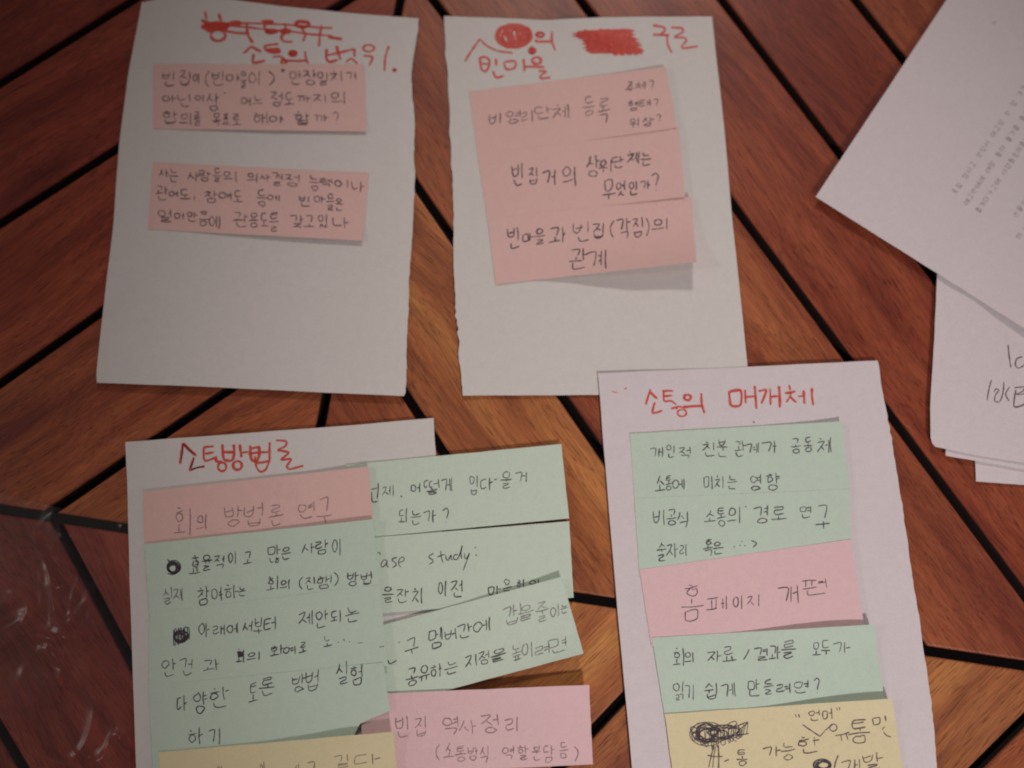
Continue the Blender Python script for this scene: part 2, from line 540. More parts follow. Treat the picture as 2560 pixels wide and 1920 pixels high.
def jamo(ch, x0, y0, x1, y1, out):
    if ch in ALT and random.random() < .65:
        put(ALT[ch], x0, y0, x1, y1, out)
        return
    if ch in DBL:
        mx = (x0 + x1) / 2
        jamo(DBL[ch][0], x0, y0, lerp(x0, x1, .46), y1, out); jamo(DBL[ch][1], lerp(x0, x1, .54), y0, x1, y1, out)
    else:
        put(JL[ch], x0, y0, x1, y1, out)


def syllable(ch, x0, y0, x1, y1):
    out = []
    if ch in PUNCT:
        put(PUNCT[ch], x0, y0, x1, y1, out)
        return out
    k = ord(ch) - 0xAC00
    c, v, f = CHO[k // 588], JUNG[(k % 588) // 28], JONG[k % 28]
    W, H = x1 - x0, y1 - y0
    yb = 1.0 if f == ' ' else 0.60
    X = lambda t: x0 + W * t
    Y = lambda t: y0 + H * t
    if v in COMBO:
        a, b2 = COMBO[v]
        jamo(c, X(.08), Y(.02), X(.58), Y(yb * .52), out)
        put(VL[a], X(0), Y(yb * .62), X(.68), Y(yb * .98), out)
        put(VL[b2], X(.68), Y(0), X(1), Y(yb * 1.02), out)
    elif v in 'ㅗㅛㅜㅠㅡ':
        jamo(c, X(.18), Y(0), X(.82), Y(yb * .55), out)
        put(VL[v], X(0), Y(yb * .62), X(1), Y(yb * 1.0), out)
    else:
        jamo(c, X(0), Y(yb * .08), X(.54), Y(yb * .88), out)
        put(VL[v], X(.6), Y(0), X(1), Y(yb * 1.02), out)
    if f != ' ':
        jamo(f, X(.18), Y(.68), X(.86), Y(1.0), out)
    return out


def smooth(pts):
    if len(pts) < 3:
        a, b2 = pts[0], pts[-1]
        mx, my = (a[0] + b2[0]) / 2, (a[1] + b2[1]) / 2
        L = math.hypot(b2[0] - a[0], b2[1] - a[1])
        nx, ny = -(b2[1] - a[1]) * .05, (b2[0] - a[0]) * .05
        s = random.uniform(-1, 1)
        pts = [a, (mx + nx * s, my + ny * s), b2]
    q = [pts[0]] + list(pts) + [pts[-1]]
    out = []
    for i in range(1, len(q) - 2):
        p0, p1, p2, p3 = q[i - 1], q[i], q[i + 1], q[i + 2]
        L = math.hypot(p2[0] - p1[0], p2[1] - p1[1])
        k = max(2, min(8, int(L / 4)))
        for j in range(k):
            t = j / k
            def cr(a, b2, c, d):
                T = 0.8
                m1, m2 = T * (c - a) / 2, T * (d - b2) / 2
                return (2 * t**3 - 3 * t**2 + 1) * b2 + (t**3 - 2 * t**2 + t) * m1 + (-2 * t**3 + 3 * t**2) * c + (t**3 - t**2) * m2
            out.append((cr(p0[0], p1[0], p2[0], p3[0]), cr(p0[1], p1[1], p2[1], p3[1])))
    out.append(pts[-1])
    return out


def ribbons(sheet, strokes, mat, width, name="handwriting", lift=0.00007):
    bm = bmesh.new()
    for k, st in enumerate(strokes):
        pts = smooth(st)
        zoff = lift + (k % 30) * 0.0000022
        n_ = len(pts)
        ph = random.uniform(0, 99)
        wbase = width * 0.98 * random.uniform(.82, 1.2)
        L, R = [], []
        for i, (x, y) in enumerate(pts):
            a, b2 = pts[max(0, i - 1)], pts[min(n_ - 1, i + 1)]
            dx, dy = b2[0] - a[0], b2[1] - a[1]
            d = math.hypot(dx, dy) or 1
            wv = wbase * (0.5 + .22 * noise.noise(Vector((i * .35, ph, 0))))
            if i == 0: wv *= .75
            if i == n_ - 1: wv *= .45
            nx, ny = -dy / d * wv, dx / d * wv
            z = sheet.z(x, y) + zoff
            L.append(bm.verts.new(P(x + nx, y + ny, z) - sheet.origin)); R.append(bm.verts.new(P(x - nx, y - ny, z) - sheet.origin))
        for i in range(n_ - 1):
            bm.faces.new((L[i], R[i], R[i + 1], L[i + 1]))
    bmesh.ops.recalc_face_normals(bm, faces=bm.faces)
    me = bpy.data.meshes.new(name); bm.to_mesh(me); bm.free()
    return link(name, me, [mat], sheet.o)


Z = {1: (340, 0, .32550), 2: (340, 340, .3255), 3: (1100, 0, .3255), 4: (1140, 340, .28933), 5: (300, 1060, .30741),
     6: (340, 1480, .30741), 7: (860, 1080, .28933), 8: (860, 1460, .28933), 9: (1480, 900, .35262), 10: (1560, 1380, .35262), 11: (2200, 660, .3618)}


def zp(zi, pts):
    ox, oy, s = Z[zi]
    return [(ox + p[0] * s, oy + p[1] * s) for p in pts]


def text(zi, spec, slope=0.0, jit=0.030):
    """spec: 'X x0 y0 x1 y1; ...' boxes of each syllable"""
    res = []
    for item in spec.split(';'):
        item = item.split()
        if not item: continue
        ch, x0, y0, x1, y1 = item[0], *map(float, item[1:5])
        cx = (x0 + x1) / 2
        W, H = x1 - x0, y1 - y0
        for st in syllable(ch, x0, y0, x1, y1):
            ox, oy = random.gauss(0, jit * W), random.gauss(0, jit * H)
            st = [(x + ox + random.gauss(0, jit * W * .8), y + oy + slope * (x - cx) + random.gauss(0, jit * H * .8)) for x, y in st]
            res.append(zp(zi, st))
    return res


def ring(cx, cy, rx, ry, turns=1.0, a0=-1.8):
    k = int(10 * turns)
    return [(cx + rx * math.cos(a0 - 6.2832 * turns * i / k), cy + ry * math.sin(a0 - 6.2832 * turns * i / k)) for i in range(k + 1)]


def scribble(cx, cy, rx, ry, loops, seed, wob=.25):
    r = random.Random(seed)
    pts = []
    for i in range(loops * 9):
        a = i * 6.2832 / 9
        f = 0.35 + .65 * abs(math.sin(i * .37 + seed))
        pts.append((cx + rx * f * math.cos(a) + r.uniform(-wob, wob) * rx * .5, cy + ry * f * math.sin(a) + r.uniform(-wob, wob) * ry * .5))
    return pts


def hatch(poly_top, poly_bot, n_, seed, jag=6):
    """back-and-forth strokes from one edge polyline to the other"""
    r = random.Random(seed)
    out = []
    for i in range(n_ + 1):
        t = i / n_
        a, b2 = poly_at(poly_top, t), poly_at(poly_bot, t)
        pr = (a, b2) if i % 2 == 0 else (b2, a)
        for q in pr: out.append((q[0] + r.uniform(-jag, jag), q[1] + r.uniform(-jag, jag)))
    return out


# ============================================================ SHEET 1 (upper left)
def zs1(px, py):
    base = 0.0006 + 0.0006 * (1 + noise.noise(Vector((px / 260, py / 260, 1.0))))
    base += 0.0030 * max(0, 1 - ((px - 340) * .62 + (py - 0) * .78) / 175) ** 2 * sm(620, 500, px)
    base += 0.0035 * sm(240, 0, py) * sm(620, 380, px) * .6          # bent upper left part
    base += 0.0016 * sm(800, 960, py)                                # lower edge stands off the table
    base += 0.0014 * math.exp(-(((px - 300) * .8 + (py - 720) * .6) / 26) ** 2) * sm(460, 260, px) * sm(820, 760, py)
    return base


s1 = Sheet("paper_sheet", WHITE,
           top=[(354, 6), (400, -4), (560, -4), (700, 15), (900, 35), (1047, 46)],
           right=[(1047, 46), (1046, 70), (1036, 120), (1030, 180), (1031, 230), (1036, 300), (1034, 400), (1037, 450), (1030, 600), (1023, 700), (1018, 850), (1014, 980), (1009, 990)],
           bottom=[(242, 957), (500, 966), (800, 981), (1009, 990)],
           left=[(354, 6), (320, 190), (297, 365), (284, 557), (258, 773), (241, 930), (242, 957)],
           zfun=zs1, label="upper left white paper sheet with struck-out red heading and two separate pink notes", cat="paper sheet",
           group="white paper sheets on the table", torn=(1,), seed=3, nu=60, nv=90)

red1 = [zp(1, p) for p in [
    [(530, 88), (536, 120), (542, 150)], [(635, 103), (645, 135), (655, 165)],
    [(500, 155), (560, 175), (620, 190), (700, 182), (760, 165), (805, 178), (740, 192)],
    [(500, 208), (560, 180), (640, 172), (700, 185), (640, 205), (560, 195), (520, 175)],
    [(510, 162), (640, 195), (830, 178), (1100, 186), (1290, 200), (1400, 212), (1512, 215)],
    [(500, 205), (560, 230), (700, 200), (850, 208), (990, 225), (1180, 240), (1330, 262), (1500, 275), (1480, 290), (1585, 296)],
    [(520, 190), (555, 240), (600, 225), (640, 190), (690, 235), (760, 250), (862, 258)],
    ring(630, 272, 56, 42), ring(630, 200, 80, 22, 2.0), [(560, 215), (640, 180), (700, 215), (600, 220), (540, 200)],
    [(850, 180), (853, 235), (868, 285), (898, 330)], [(962, 160), (1050, 166), (985, 195), (1000, 230), (1040, 250), (1095, 242)],
    [(975, 168), (1030, 172), (1045, 180)], [(1140, 178), (1150, 235), (1115, 285), (1140, 318), (1205, 320)],
    ring(1278, 185, 52, 24, 1.8), [(1230, 190), (1270, 215), (1300, 265), (1280, 320)], [(1232, 165), (1330, 172)],
    [(1425, 192), (1412, 270), (1405, 358)], [(1475, 282), (1530, 292), (1582, 300)], ring(1150, 240, 40, 14, 1.5), ring(1035, 240, 40, 12, 1.5),
    [(885, 355), (860, 378), (825, 412)], [(885, 355), (925, 378), (960, 397)], [(905, 412), (900, 480), (992, 465)],
    [(985, 352), (1095, 338)], [(988, 350), (995, 378), (1040, 400), (1115, 398)], [(1010, 378), (1090, 375), (1110, 388)], [(1020, 390), (1100, 392)],
    [(1048, 437), (1105, 432), (1128, 448), (1150, 462)], ring(1135, 475, 20, 16, 2.0), ring(1205, 410, 26, 18, 2.5), ring(1205, 410, 12, 8, 2.0),
    [(1160, 466), (1240, 468), (1322, 464)], [(1298, 392), (1304, 445), (1326, 500)],
    [(1465, 375), (1460, 440), (1485, 475), (1552, 458)], [(1540, 350), (1552, 400), (1572, 462)], [(1450, 428), (1560, 405), (1680, 375)],
    [(1682, 375), (1676, 410), (1682, 440)], [(1612, 482), (1650, 450), (1702, 488)],
    ring(1787, 370, 42, 26), [(1745, 428), (1800, 432), (1818, 445), (1790, 505)], [(1942, 352), (1915, 440), (1908, 547)], ring(1985, 537, 9, 7, 2)]]
ribbons(s1, red1, RED, 6.4, "red_heading")

n1 = note("pink note with three pencil lines, upper of two on the upper left sheet", PINK,
          [(382, 160), (911, 160), (916, 329), (382, 322)], zs1, 0.00028, [('bottom', .0013, .45, .0, .6)], "pink sticky notes", 11)
n1t = text(1, "빈 205 550 310 665;집 330 550 425 660;이 435 560 490 640;( 530 545 570 670;빈 580 550 690 660;마 695 570 800 630;을 800 545 850 680;이 865 545 970 650;) 1010 550 1065 655;만 1180 545 1270 650;장 1280 540 1390 655;일 1395 550 1480 655;치 1490 545 1600 625;가 1610 555 1700 612;"
              "아 200 730 310 785;닌 320 720 430 820;이 450 730 530 780;상 545 710 640 840;어 800 745 890 810;느 890 740 975 805;정 1035 710 1130 815;도 1135 710 1215 815;까 1230 735 1345 785;지 1360 720 1470 785;의 1495 705 1610 800;"
              "합 205 850 320 950;의 335 870 435 960;를 440 850 500 965;목 580 865 650 970;표 655 875 725 960;로 735 880 805 965;해 895 865 1010 950;야 1020 885 1135 945;할 1215 860 1340 970;까 1375 880 1480 935;? 1515 865 1558 955")
n1t += [zp(1, ring(1128, 540, 9, 8, 2)), zp(1, [(885, 555), (895, 560)]), zp(1, [(672, 712), (690, 718)])]
ribbons(n1, n1t, PEN_M, 2.9)

n2 = note("pink note slanting slightly down, lower of two on the upper left sheet", PINK,
          [(381, 405), (923, 433), (906, 602), (369, 573)], zs1, 0.00028, [('bottom', .0021, .5, .05, .8)], "pink sticky notes", 12)
n2t = text(2, "사 175 255 245 315;는 250 250 325 360;사 395 275 480 340;람 480 265 570 345;들 590 250 660 360;의 670 270 775 350;의 850 285 945 350;사 950 290 1030 340;결 1040 285 1130 380;정 1140 290 1260 385;능 1330 300 1410 415;력 1415 325 1510 390;이 1530 330 1640 395;나 1650 350 1750 425;"
              "관 150 380 245 490;여 250 420 330 470;도 335 405 415 490;, 440 460 455 492;참 525 420 625 510;여 630 430 740 490;도 745 425 820 510;등 925 420 1005 540;에 1010 450 1105 500;빈 1250 455 1345 540;마 1370 460 1450 510;을 1460 445 1525 575;은 1530 480 1590 570;"
              "얼 165 565 280 665;마 290 590 385 640;만 390 585 470 655;큼 480 580 560 690;에 560 610 640 705;관 745 590 860 700;용 865 590 945 700;도 955 590 1020 700;를 1025 590 1100 740;갖 1180 610 1290 700;고 1290 610 1370 700;있 1400 600 1480 705;나 1510 620 1640 705", .05)
ribbons(n2, n2t, PEN_M, 2.9)


# ============================================================ SHEET 2 (upper middle)
def zs2(px, py):
    base = 0.0006 + 0.0006 * (1 + noise.noise(Vector((px / 240, py / 280, 5.0))))
    base += 0.0022 * math.exp(-(((px - 1450) * .45 - (py - 60) * .9) / 40) ** 2) * sm(260, 20, py)
    base += 0.0010 * sm(1230, 1120, px) * sm(500, 700, py)
    return base


s2 = Sheet("paper_sheet", WHITE,
           top=[(1110, 40), (1250, 45), (1370, 50), (1500, 43), (1780, 41)],
           right=[(1780, 41), (1795, 180), (1811, 319), (1830, 542), (1850, 730), (1869, 913), (1873, 985)],
           bottom=[(1156, 989), (1500, 987), (1873, 985)],
           left=[(1110, 40), (1115, 120), (1121, 240), (1126, 361), (1131, 481), (1134, 602), (1137, 700), (1141, 790), (1144, 835), (1149, 850), (1147, 880), (1150, 910), (1156, 989)],
           zfun=zs2, label="upper middle white paper sheet with red blotted-out words and three stacked pink notes", cat="paper sheet",
           group="white paper sheets on the table", torn=(3,), seed=8, nu=60, nv=90)
red2 = [zp(3, p) for p in [
    [(190, 472), (245, 385), (305, 300)], [(305, 298), (350, 345), (440, 390), (560, 406)],
    ring(565, 275, 138, 92), ring(568, 278, 125, 80), ring(580, 285, 105, 70, 1.0, .5), ring(540, 265, 90, 60), ring(600, 280, 80, 55, 1.5, 1.0),
    ring(520, 300, 50, 45, 1.1), ring(630, 265, 45, 50, 1.7), ring(650, 290, 30, 30, 2), hatch([(460, 240), (690, 220)], [(510, 340), (690, 330)], 8, 2, 12),
    ring(770, 267, 28, 16, 2.4), [(735, 300), (745, 318), (860, 318)], [(860, 240), (860, 320), (887, 387)], ring(708, 390, 24, 20, 2.6), ring(706, 388, 10, 9, 2), [(690, 365), (715, 360)],
    [(305, 440), (318, 530), (350, 548), (375, 510), (378, 460), (345, 438), (305, 442)], [(310, 490), (372, 492)], [(430, 450), (433, 505)], [(405, 545), (432, 595), (492, 582)],
    [(490, 478), (510, 530), (572, 522), (578, 470), (495, 474)], [(640, 450), (648, 550)], [(648, 512), (720, 512), (802, 516)], ring(742, 465, 34, 26),
    [(755, 545), (815, 548), (768, 585), (780, 602), (850, 594)],
    hatch([(1065, 245), (1200, 238), (1455, 238)], [(1070, 290), (1250, 300), (1460, 300)], 13, 4, 6), hatch([(1120, 290), (1460, 290)], [(1140, 385), (1510, 390)], 12, 5, 9),
    hatch([(1070, 262), (1450, 255)], [(1150, 350), (1500, 350)], 9, 6, 9), hatch([(1330, 395), (1545, 405)], [(1335, 415), (1545, 412)], 8, 6, 3),
    hatch([(1062, 245), (1062, 285)], [(1455, 235), (1460, 300)], 5, 7, 4), hatch([(1120, 300), (1155, 400)], [(1490, 300), (1530, 400)], 9, 8, 5),
    [(1635, 195), (1715, 208), (1727, 235), (1690, 268)], [(1635, 266), (1762, 270)], [(1742, 270), (1752, 350), (1782, 407)],
    [(1775, 210), (1862, 218), (1862, 248), (1800, 285), (1878, 290), (1892, 312), (1858, 355), (1872, 370), (1982, 355)]]]
ribbons(s2, red2, RED, 6.2, "red_heading")

gp = "pink sticky notes"
n3 = note("top pink note of three on the upper middle sheet, with small side remarks", PINK,
          [(1172, 229), (1665, 167), (1692, 320), (1194, 388)], zs2, 0.00028, [('right', .0030, .55, 0, 0), ('bottom', .0007, .3, .3, 1)], gp, 13)
n3t = text(3, "비 385 870 480 960;영 510 850 620 945;리 625 850 720 940;단 735 820 850 915;체 865 805 990 910;등 1095 740 1190 900;록 1210 740 1305 945;"
              "주 1425 625 1490 710;체 1500 630 1580 690;? 1605 615 1640 690;형 1445 770 1525 850;태 1530 765 1620 820;? 1640 755 1675 820;위 1455 905 1535 975;상 1555 895 1640 970;? 1660 880 1695 930", -.12)
ribbons(n3, n3t, PEN_M, 2.6)
n4 = note("middle pink note of three on the upper middle sheet", PINK,
          [(1194, 386), (1697, 318), (1713, 492), (1218, 547)], zs2, 0.00042, [('right', .0032, .5, 0, 0), ('bottom', .0007, .3, .3, 1)], gp, 14)
n4t = text(4, "빈 480 240 595 445;집 620 270 710 410;거 745 290 870 420;의 910 260 1050 425;상 1130 165 1235 350;위 1235 200 1350 310;단 1350 180 1460 275;체 1480 135 1590 240;는 1600 140 1690 255;무 1260 370 1380 550;엇 1385 390 1465 520;인 1490 390 1580 515;가 1590 390 1680 465;? 1685 335 1750 475", -.12)
ribbons(n4, n4t, PEN_D, 3.4)
n5 = note("bottom pink note of three on the upper middle sheet, lower edge curling up", PINK,
          [(1218, 545), (1728, 491), (1742, 655), (1239, 711)], zs2, 0.00056, [('right', .0030, .5, 0, 0), ('bottom', .0085, .75, .15, .75)], gp, 15)
n5t = text(4, "빈 445 790 560 965;마 570 840 665 915;을 680 800 775 935;과 800 785 950 920;빈 1025 750 1165 915;집 1180 755 1300 890;( 1330 730 1370 870;각 1390 710 1510 885;집 1520 700 1620 865;) 1640 710 1670 860;의 1700 715 1840 810;관 985 975 1135 1150;계 1140 980 1300 1140", -.10)
ribbons(n5, n5t, PEN_D, 3.4)


# ============================================================ PILE OF SHEETS (right edge)
def pile_z(base, seed, lift=0):
    return flat(base, .0003, seed)


gs = "white paper sheets on the table"
Sheet("paper_sheet", WHITE_B, **rect([(2425, 880), (2720, 880), (2720, 1222), (2440, 1204)]), zfun=flat(.0006, .0002, 2), thick=.00015,
      label="lowest white sheet of the right-hand pile, its corner sticking out at the bottom", cat="paper sheet", group=gs, seed=21)
Sheet("paper_sheet", WHITE_B, **rect([(2361, 850), (2720, 850), (2720, 1202), (2364, 1139)]), zfun=flat(.0018, .0002, 3), thick=.00015,
      label="white sheet second from the bottom of the right-hand pile, only a strip showing", cat="paper sheet", group=gs, seed=22)


def zp2(px, py):
    return .0030 + .0002 * noise.noise(Vector((px / 200, py / 200, 4)))


p2 = Sheet("paper_sheet", WHITE_B, top=[(2350, 600), (2750, 600)], right=[(2750, 600), (2750, 1185)], bottom=[(2338, 1117), (2450, 1140), (2560, 1157), (2750, 1185)],
           left=[(2350, 600), (2343, 683), (2336, 841), (2325, 1022), (2327, 1095), (2331, 1110), (2338, 1117)], zfun=zp2, thick=.00015,
           label="white sheet below the printed one on the right-hand pile, with pencilled letters at its edge", cat="paper sheet", group=gs, seed=23)
t = [zp(11, q) for q in [[(885, 558), (893, 640), (905, 716)], [(985, 640), (945, 655), (935, 695), (958, 720), (1010, 690)], [(1010, 600), (1060, 590)], [(1080, 560), (1085, 720)],
                          [(770, 800), (752, 870), (740, 945)], [(790, 885), (800, 862), (822, 872), (798, 905), (792, 945), (826, 952), (850, 890), (856, 815)], [(895, 850), (868, 900), (893, 948)],
                          [(930, 855), (1000, 850), (985, 880), (940, 900)], [(945, 905), (1010, 895)], [(938, 870), (925, 980), (960, 985), (1010, 965)], [(1050, 840), (1060, 990)]]]
ribbons(p2, t, PEN_M, 3.4)


def zp1(px, py):
    e = 0.0042 + 0.0024 * sm(2380, 2560, px) * sm(560, 780, py)
    e += 0.0020 * math.exp(-(((px - 2300) * .30 + (py - 330) * .95) / 90) ** 2) * sm(2100, 2400, px)
    return e + 0.0012 * math.exp(-(((px - 2430) * .8 + (py - 600) * .45) / 45) ** 2) * sm(500, 600, py)


p1 = Sheet("paper_sheet", WHITE_B, top=[(2039, 492), (2366, 0), (2500, -201)], right=[(2500, -201), (3020, 330), (2860, 1010)], bottom=[(2343, 683), (2560, 820), (2860, 1010)],
           left=[(2039, 492), (2343, 683)], zfun=zp1, thick=.00015, nu=60, nv=50,
           label="topmost white sheet of the right-hand pile, turned at an angle, with faint print showing through", cat="paper sheet", group=gs, seed=24)
# faint print: short rows running parallel to the sheet's long edge
ang = math.atan2(-492, 327)
ux, uy = math.cos(ang), math.sin(ang)
vx, vy = -uy, ux
pr = []
rows = [(2388, 478, 15), (2417, 505, 17), (2447, 525, 16), (2540, 535, 9), (2548, 590, 8), (2570, 620, 6)]
prnd = random.Random(5)
for (x, y, k) in rows:
    s = 0.0
    for q in range(k):
        cx, cy = x + ux * s, y + uy * s
        sy = syllable(prnd.choice('가나는이의고에서로한을를있다정보집'), -7, -7, 7, 7)
        for st in sy:
            pr.append([(cx + a * ux + b2 * vx, cy + a * uy + b2 * vy) for a, b2 in st])
        s += 17 + (12 if prnd.random() < .3 else 0)
ribbons(p1, pr, PRINT, 2.6, "faint_print")
ribbons(p1, [[(2480, 52), (2490, 58), (2484, 62)], [(2478, 60), (2492, 52)]], PRINT, 2.4, "smudge")


# ============================================================ SHEET 3 (lower left) with its notes
def zs3(px, py):
    return 0.0014 + 0.0003 * noise.noise(Vector((px / 300, py / 300, 9.0)))


s3 = Sheet("paper_sheet", WHITE, top=[(313, 1105), (600, 1084), (900, 1061), (1084, 1045)],
           right=[(1084, 1045), (1087, 1100), (1106, 1326), (1125, 1600), (1150, 2010)], bottom=[(345, 2030), (1150, 2010)],
           left=[(313, 1105), (318, 1200), (325, 1480), (334, 1750), (345, 2030)], zfun=zs3,
           label="lower left white paper sheet under a column of pink, green and yellow notes", cat="paper sheet", group=gs, seed=31, nu=50, nv=60)
red3 = [zp(5, p) for p in [
    [(512, 155), (500, 240), (488, 325)], [(512, 155), (560, 205), (620, 258)], [(600, 270), (565, 375), (625, 355), (690, 345)],
    [(680, 190), (720, 185), (765, 180)], [(680, 190), (682, 280), (700, 300), (790, 268)], [(690, 243), (765, 230)], [(780, 270), (785, 305), (835, 305)], ring(830, 348, 34, 36),
    [(832, 165), (845, 285), (910, 295), (928, 240), (925, 165)], [(845, 228), (925, 228)], [(975, 165), (980, 220), (988, 272)], [(985, 235), (1050, 225)], ring(955, 337, 36, 36),
    [(1058, 175), (1068, 285), (1110, 300), (1132, 250), (1130, 180)], [(1040, 245), (1120, 232), (1205, 228)], [(1218, 148), (1218, 290)],
    [(1098, 262), (1108, 345), (1140, 388), (1185, 370), (1218, 285)], [(1108, 315), (1160, 312), (1212, 300)], [(1070, 200), (1140, 185)],
    [(1268, 133), (1350, 140), (1345, 180), (1285, 212), (1372, 232), (1310, 290), (1392, 285), (1358, 340), (1378, 368), (1492, 338)]]]
ribbons(s3, red3, RED, 6.6, "red_heading")
ribbons(s3, [zp(5, q) for q in [[(514, 160), (506, 240), (496, 290)], [(520, 165), (560, 210), (600, 245)], [(602, 275), (572, 365)], [(575, 370), (640, 352), (690, 342)]]], DARKRED, 3.6, "dark_overstroke", .00016)

gg = "green sticky notes"
# right-hand branch
r1 = note("upper pale green note with a pencilled question, jutting right beyond the lower left sheet", GREEN_B,
          [(866, 1162), (1403, 1110), (1423, 1296), (886, 1347)], None, 0.0023, [('right', .0006, .3, 0, 0)], gg, 41)
r1t = text(7, "제 325 465 425 560;어 570 445 665 525;떻 690 410 830 540;게 845 395 935 520;입 1085 380 1160 540;다 1180 395 1285 500;- 1300 402 1328 418;물 1350 340 1450 490;게 1480 345 1590 435;되 470 660 550 785;는 575 675 665 800;가 680 680 800 785;? 850 665 905 785", -.08)
r1t += [zp(7, q) for q in [[(235, 495), (285, 485)], [(295, 440), (285, 575)], [(240, 520), (245, 602), (292, 598)], [(492, 550), (499, 565)]]]
ribbons(r1, r1t, PEN_D, 2.7)
r2 = note("pale green note reading case study, below the first one to the right", GREEN_B,
          [(890, 1347), (1423, 1303), (1434, 1494), (905, 1538)], None, 0.0027, [('right', .0006, .3, 0, 0)], gg, 42)
r2t = [zp(7, q) for q in [[(290, 1045), (308, 1042), (315, 1062)], [(375, 1112), (345, 1105), (320, 1140), (328, 1168), (352, 1155), (375, 1115), (368, 1150), (388, 1172)],
                           [(458, 1085), (425, 1092), (415, 1110), (445, 1130), (450, 1152), (418, 1172)], [(470, 1130), (520, 1110), (512, 1080), (480, 1095), (470, 1140), (492, 1170)],
                           [(775, 1048), (738, 1070), (735, 1085), (768, 1108), (765, 1128), (735, 1142)], [(835, 1028), (842, 1090), (858, 1128)], [(805, 1082), (872, 1058)],
                           [(880, 1065), (882, 1095), (900, 1108), (925, 1062), (925, 1090), (940, 1108)], [(985, 1060), (955, 1062), (945, 1090), (970, 1105), (995, 1070), (1022, 980), (1010, 1050), (1018, 1098)],
                           [(1040, 1050), (1042, 1080), (1055, 1098), (1085, 1045), (1062, 1110), (1030, 1196)], [(1132, 995), (1140, 1002)], [(1138, 1060), (1146, 1068)]]]
r2t += text(7, "이 815 1285 890 1420;전 930 1285 1030 1440;마 1240 1325 1360 1410;을 1370 1270 1450 1420;회 1490 1280 1560 1380;의 1590 1275 1700 1360", -.12)
r2t += text(8, "을 325 30 430 160;잔 450 40 560 160;치 585 40 690 170", -.05)
ribbons(r2, r2t, PEN_D, 2.9)
r3 = note("tilted green note overlapping the case study note, curling at its upper right corner", GREEN_B,
          [(925, 1571), (1404, 1442), (1459, 1634), (978, 1763)], None, 0.0031, [('top', .0015, .5, .2, .9), ('right', .0022, .35, 0, 0), ('bottom', .002, .4, .2, .9)], gg, 43)
r3t = text(8, "구 520 465 640 605;멤 735 390 850 555;버 870 395 975 485;간 985 350 1105 470;에 1115 305 1265 420;공 535 730 640 885;유 640 705 740 840;하 750 685 850 805;는 870 665 985 780;지 1050 610 1160 720;점 1160 580 1260 705;을 1260 555 1400 670", -.27)
r3t += [zp(8, q) for q in [[(375, 655), (398, 690), (455, 660)], [(470, 500), (480, 510)]]]
ribbons(r3, r3t, PEN_D, 3.0)
r3f = text(8, "갭 1375 190 1520 360;을 1510 190 1640 310;줄 1660 160 1770 320;이 1780 180 1870 290;는 1870 170 1940 260;높 1445 520 1540 660;이 1540 495 1640 630;려 1650 530 1780 610;면 1780 470 1940 600", -.27)
ribbons(r3, r3f, PEN_F, 2.9)
r4 = note("pale pink note with faint two-line pencil writing, lowest in the right-hand branch", PINK_B,
          [(900, 1736), (1473, 1712), (1482, 1911), (909, 1938)], None, 0.0042, [('right', .0012, .4, 0, 0), ('top', .0022, .4, .4, 1)], gp, 44)
r4t = text(8, "빈 445 1140 565 1330;집 610 1150 720 1320;역 845 1140 1000 1310;사 1000 1180 1140 1290;정 1195 1130 1350 1290;리 1390 1150 1525 1280;. 1550 1262 1562 1274;"
              "( 790 1385 830 1520;소 860 1385 950 1500;통 960 1400 1060 1540;방 1070 1410 1165 1525;식 1170 1400 1260 1540;. 1300 1500 1312 1512;역 1370 1400 1470 1520;할 1500 1400 1600 1510;분 1620 1400 1700 1525;담 1720 1400 1820 1540;등 1860 1370 1940 1510;) 1985 1400 2025 1530", -.04)
ribbons(r4, r4t, PEN_F, 2.7)

# column
c0 = note("pink note at the top of the lower left column, below the red heading", PINK,
          [(357, 1229), (921, 1166), (932, 1300), (361, 1362)], None, 0.0030, [('right', .0022, .3, 0, 0)], gp, 51)
c0t = text(5, "회 435 685 580 905;의 620 740 720 870;방 850 670 990 830;법 1015 655 1170 830;론 1210 655 1325 830;연 1440 640 1585 775;구 1600 600 1720 810", -.10)
ribbons(c0, c0t, PEN_F, 2.9)
c1 = note("green note with a blacked-out round bullet, directly below the left column's pink note", GREEN,
          [(361, 1360), (932, 1298), (949, 1466), (374, 1536)], None, 0.0044, [('right', .0020, .3, 0, 0), ('top', .0012, .4, .4, 1)], gg, 52)
c1t = text(5, "효 565 1075 660 1220;율 665 1060 750 1195;적 760 1070 860 1175;이 880 1040 950 1145;고 1005 1045 1075 1140;많 1205 990 1310 1130;은 1310 1000 1390 1105;사 1480 970 1580 1055;람 1590 945 1695 1060;이 1725 925 1805 1065;"
              "참 630 1325 720 1470;여 740 1330 840 1440;하 850 1310 960 1420;는 960 1320 1025 1410;회 1195 1245 1290 1355;의 1300 1265 1390 1345;( 1455 1245 1490 1345;진 1510 1240 1590 1345;행 1600 1230 1720 1345;) 1735 1205 1775 1320;방 1845 1205 1940 1315;법 1960 1205 2055 1315", -.12)
c1t += [zp(5, q) for q in [scribble(437, 1165, 52, 52, 6, 3, .2), ring(437, 1163, 56, 54, 2), ring(440, 1165, 44, 40, 2, .5), [(385, 1100), (430, 1140), (470, 1130)], [(385, 1215), (430, 1225), (470, 1205)], [(600, 1085), (640, 1130), (600, 1150)]]]
ribbons(c1, c1t, PEN_D, 3.0)
ribbons(c1, text(5, "실 350 1330 430 1465;제 430 1335 520 1440", -.12), PEN_F, 2.8)
c2 = note("green note in the column with a scribbled-out square bullet and two lines", GREEN,
          [(374, 1532), (948, 1462), (970, 1664), (372, 1722)], None, 0.00455, [('right', .0020, .3, 0, 0)], gg, 53)
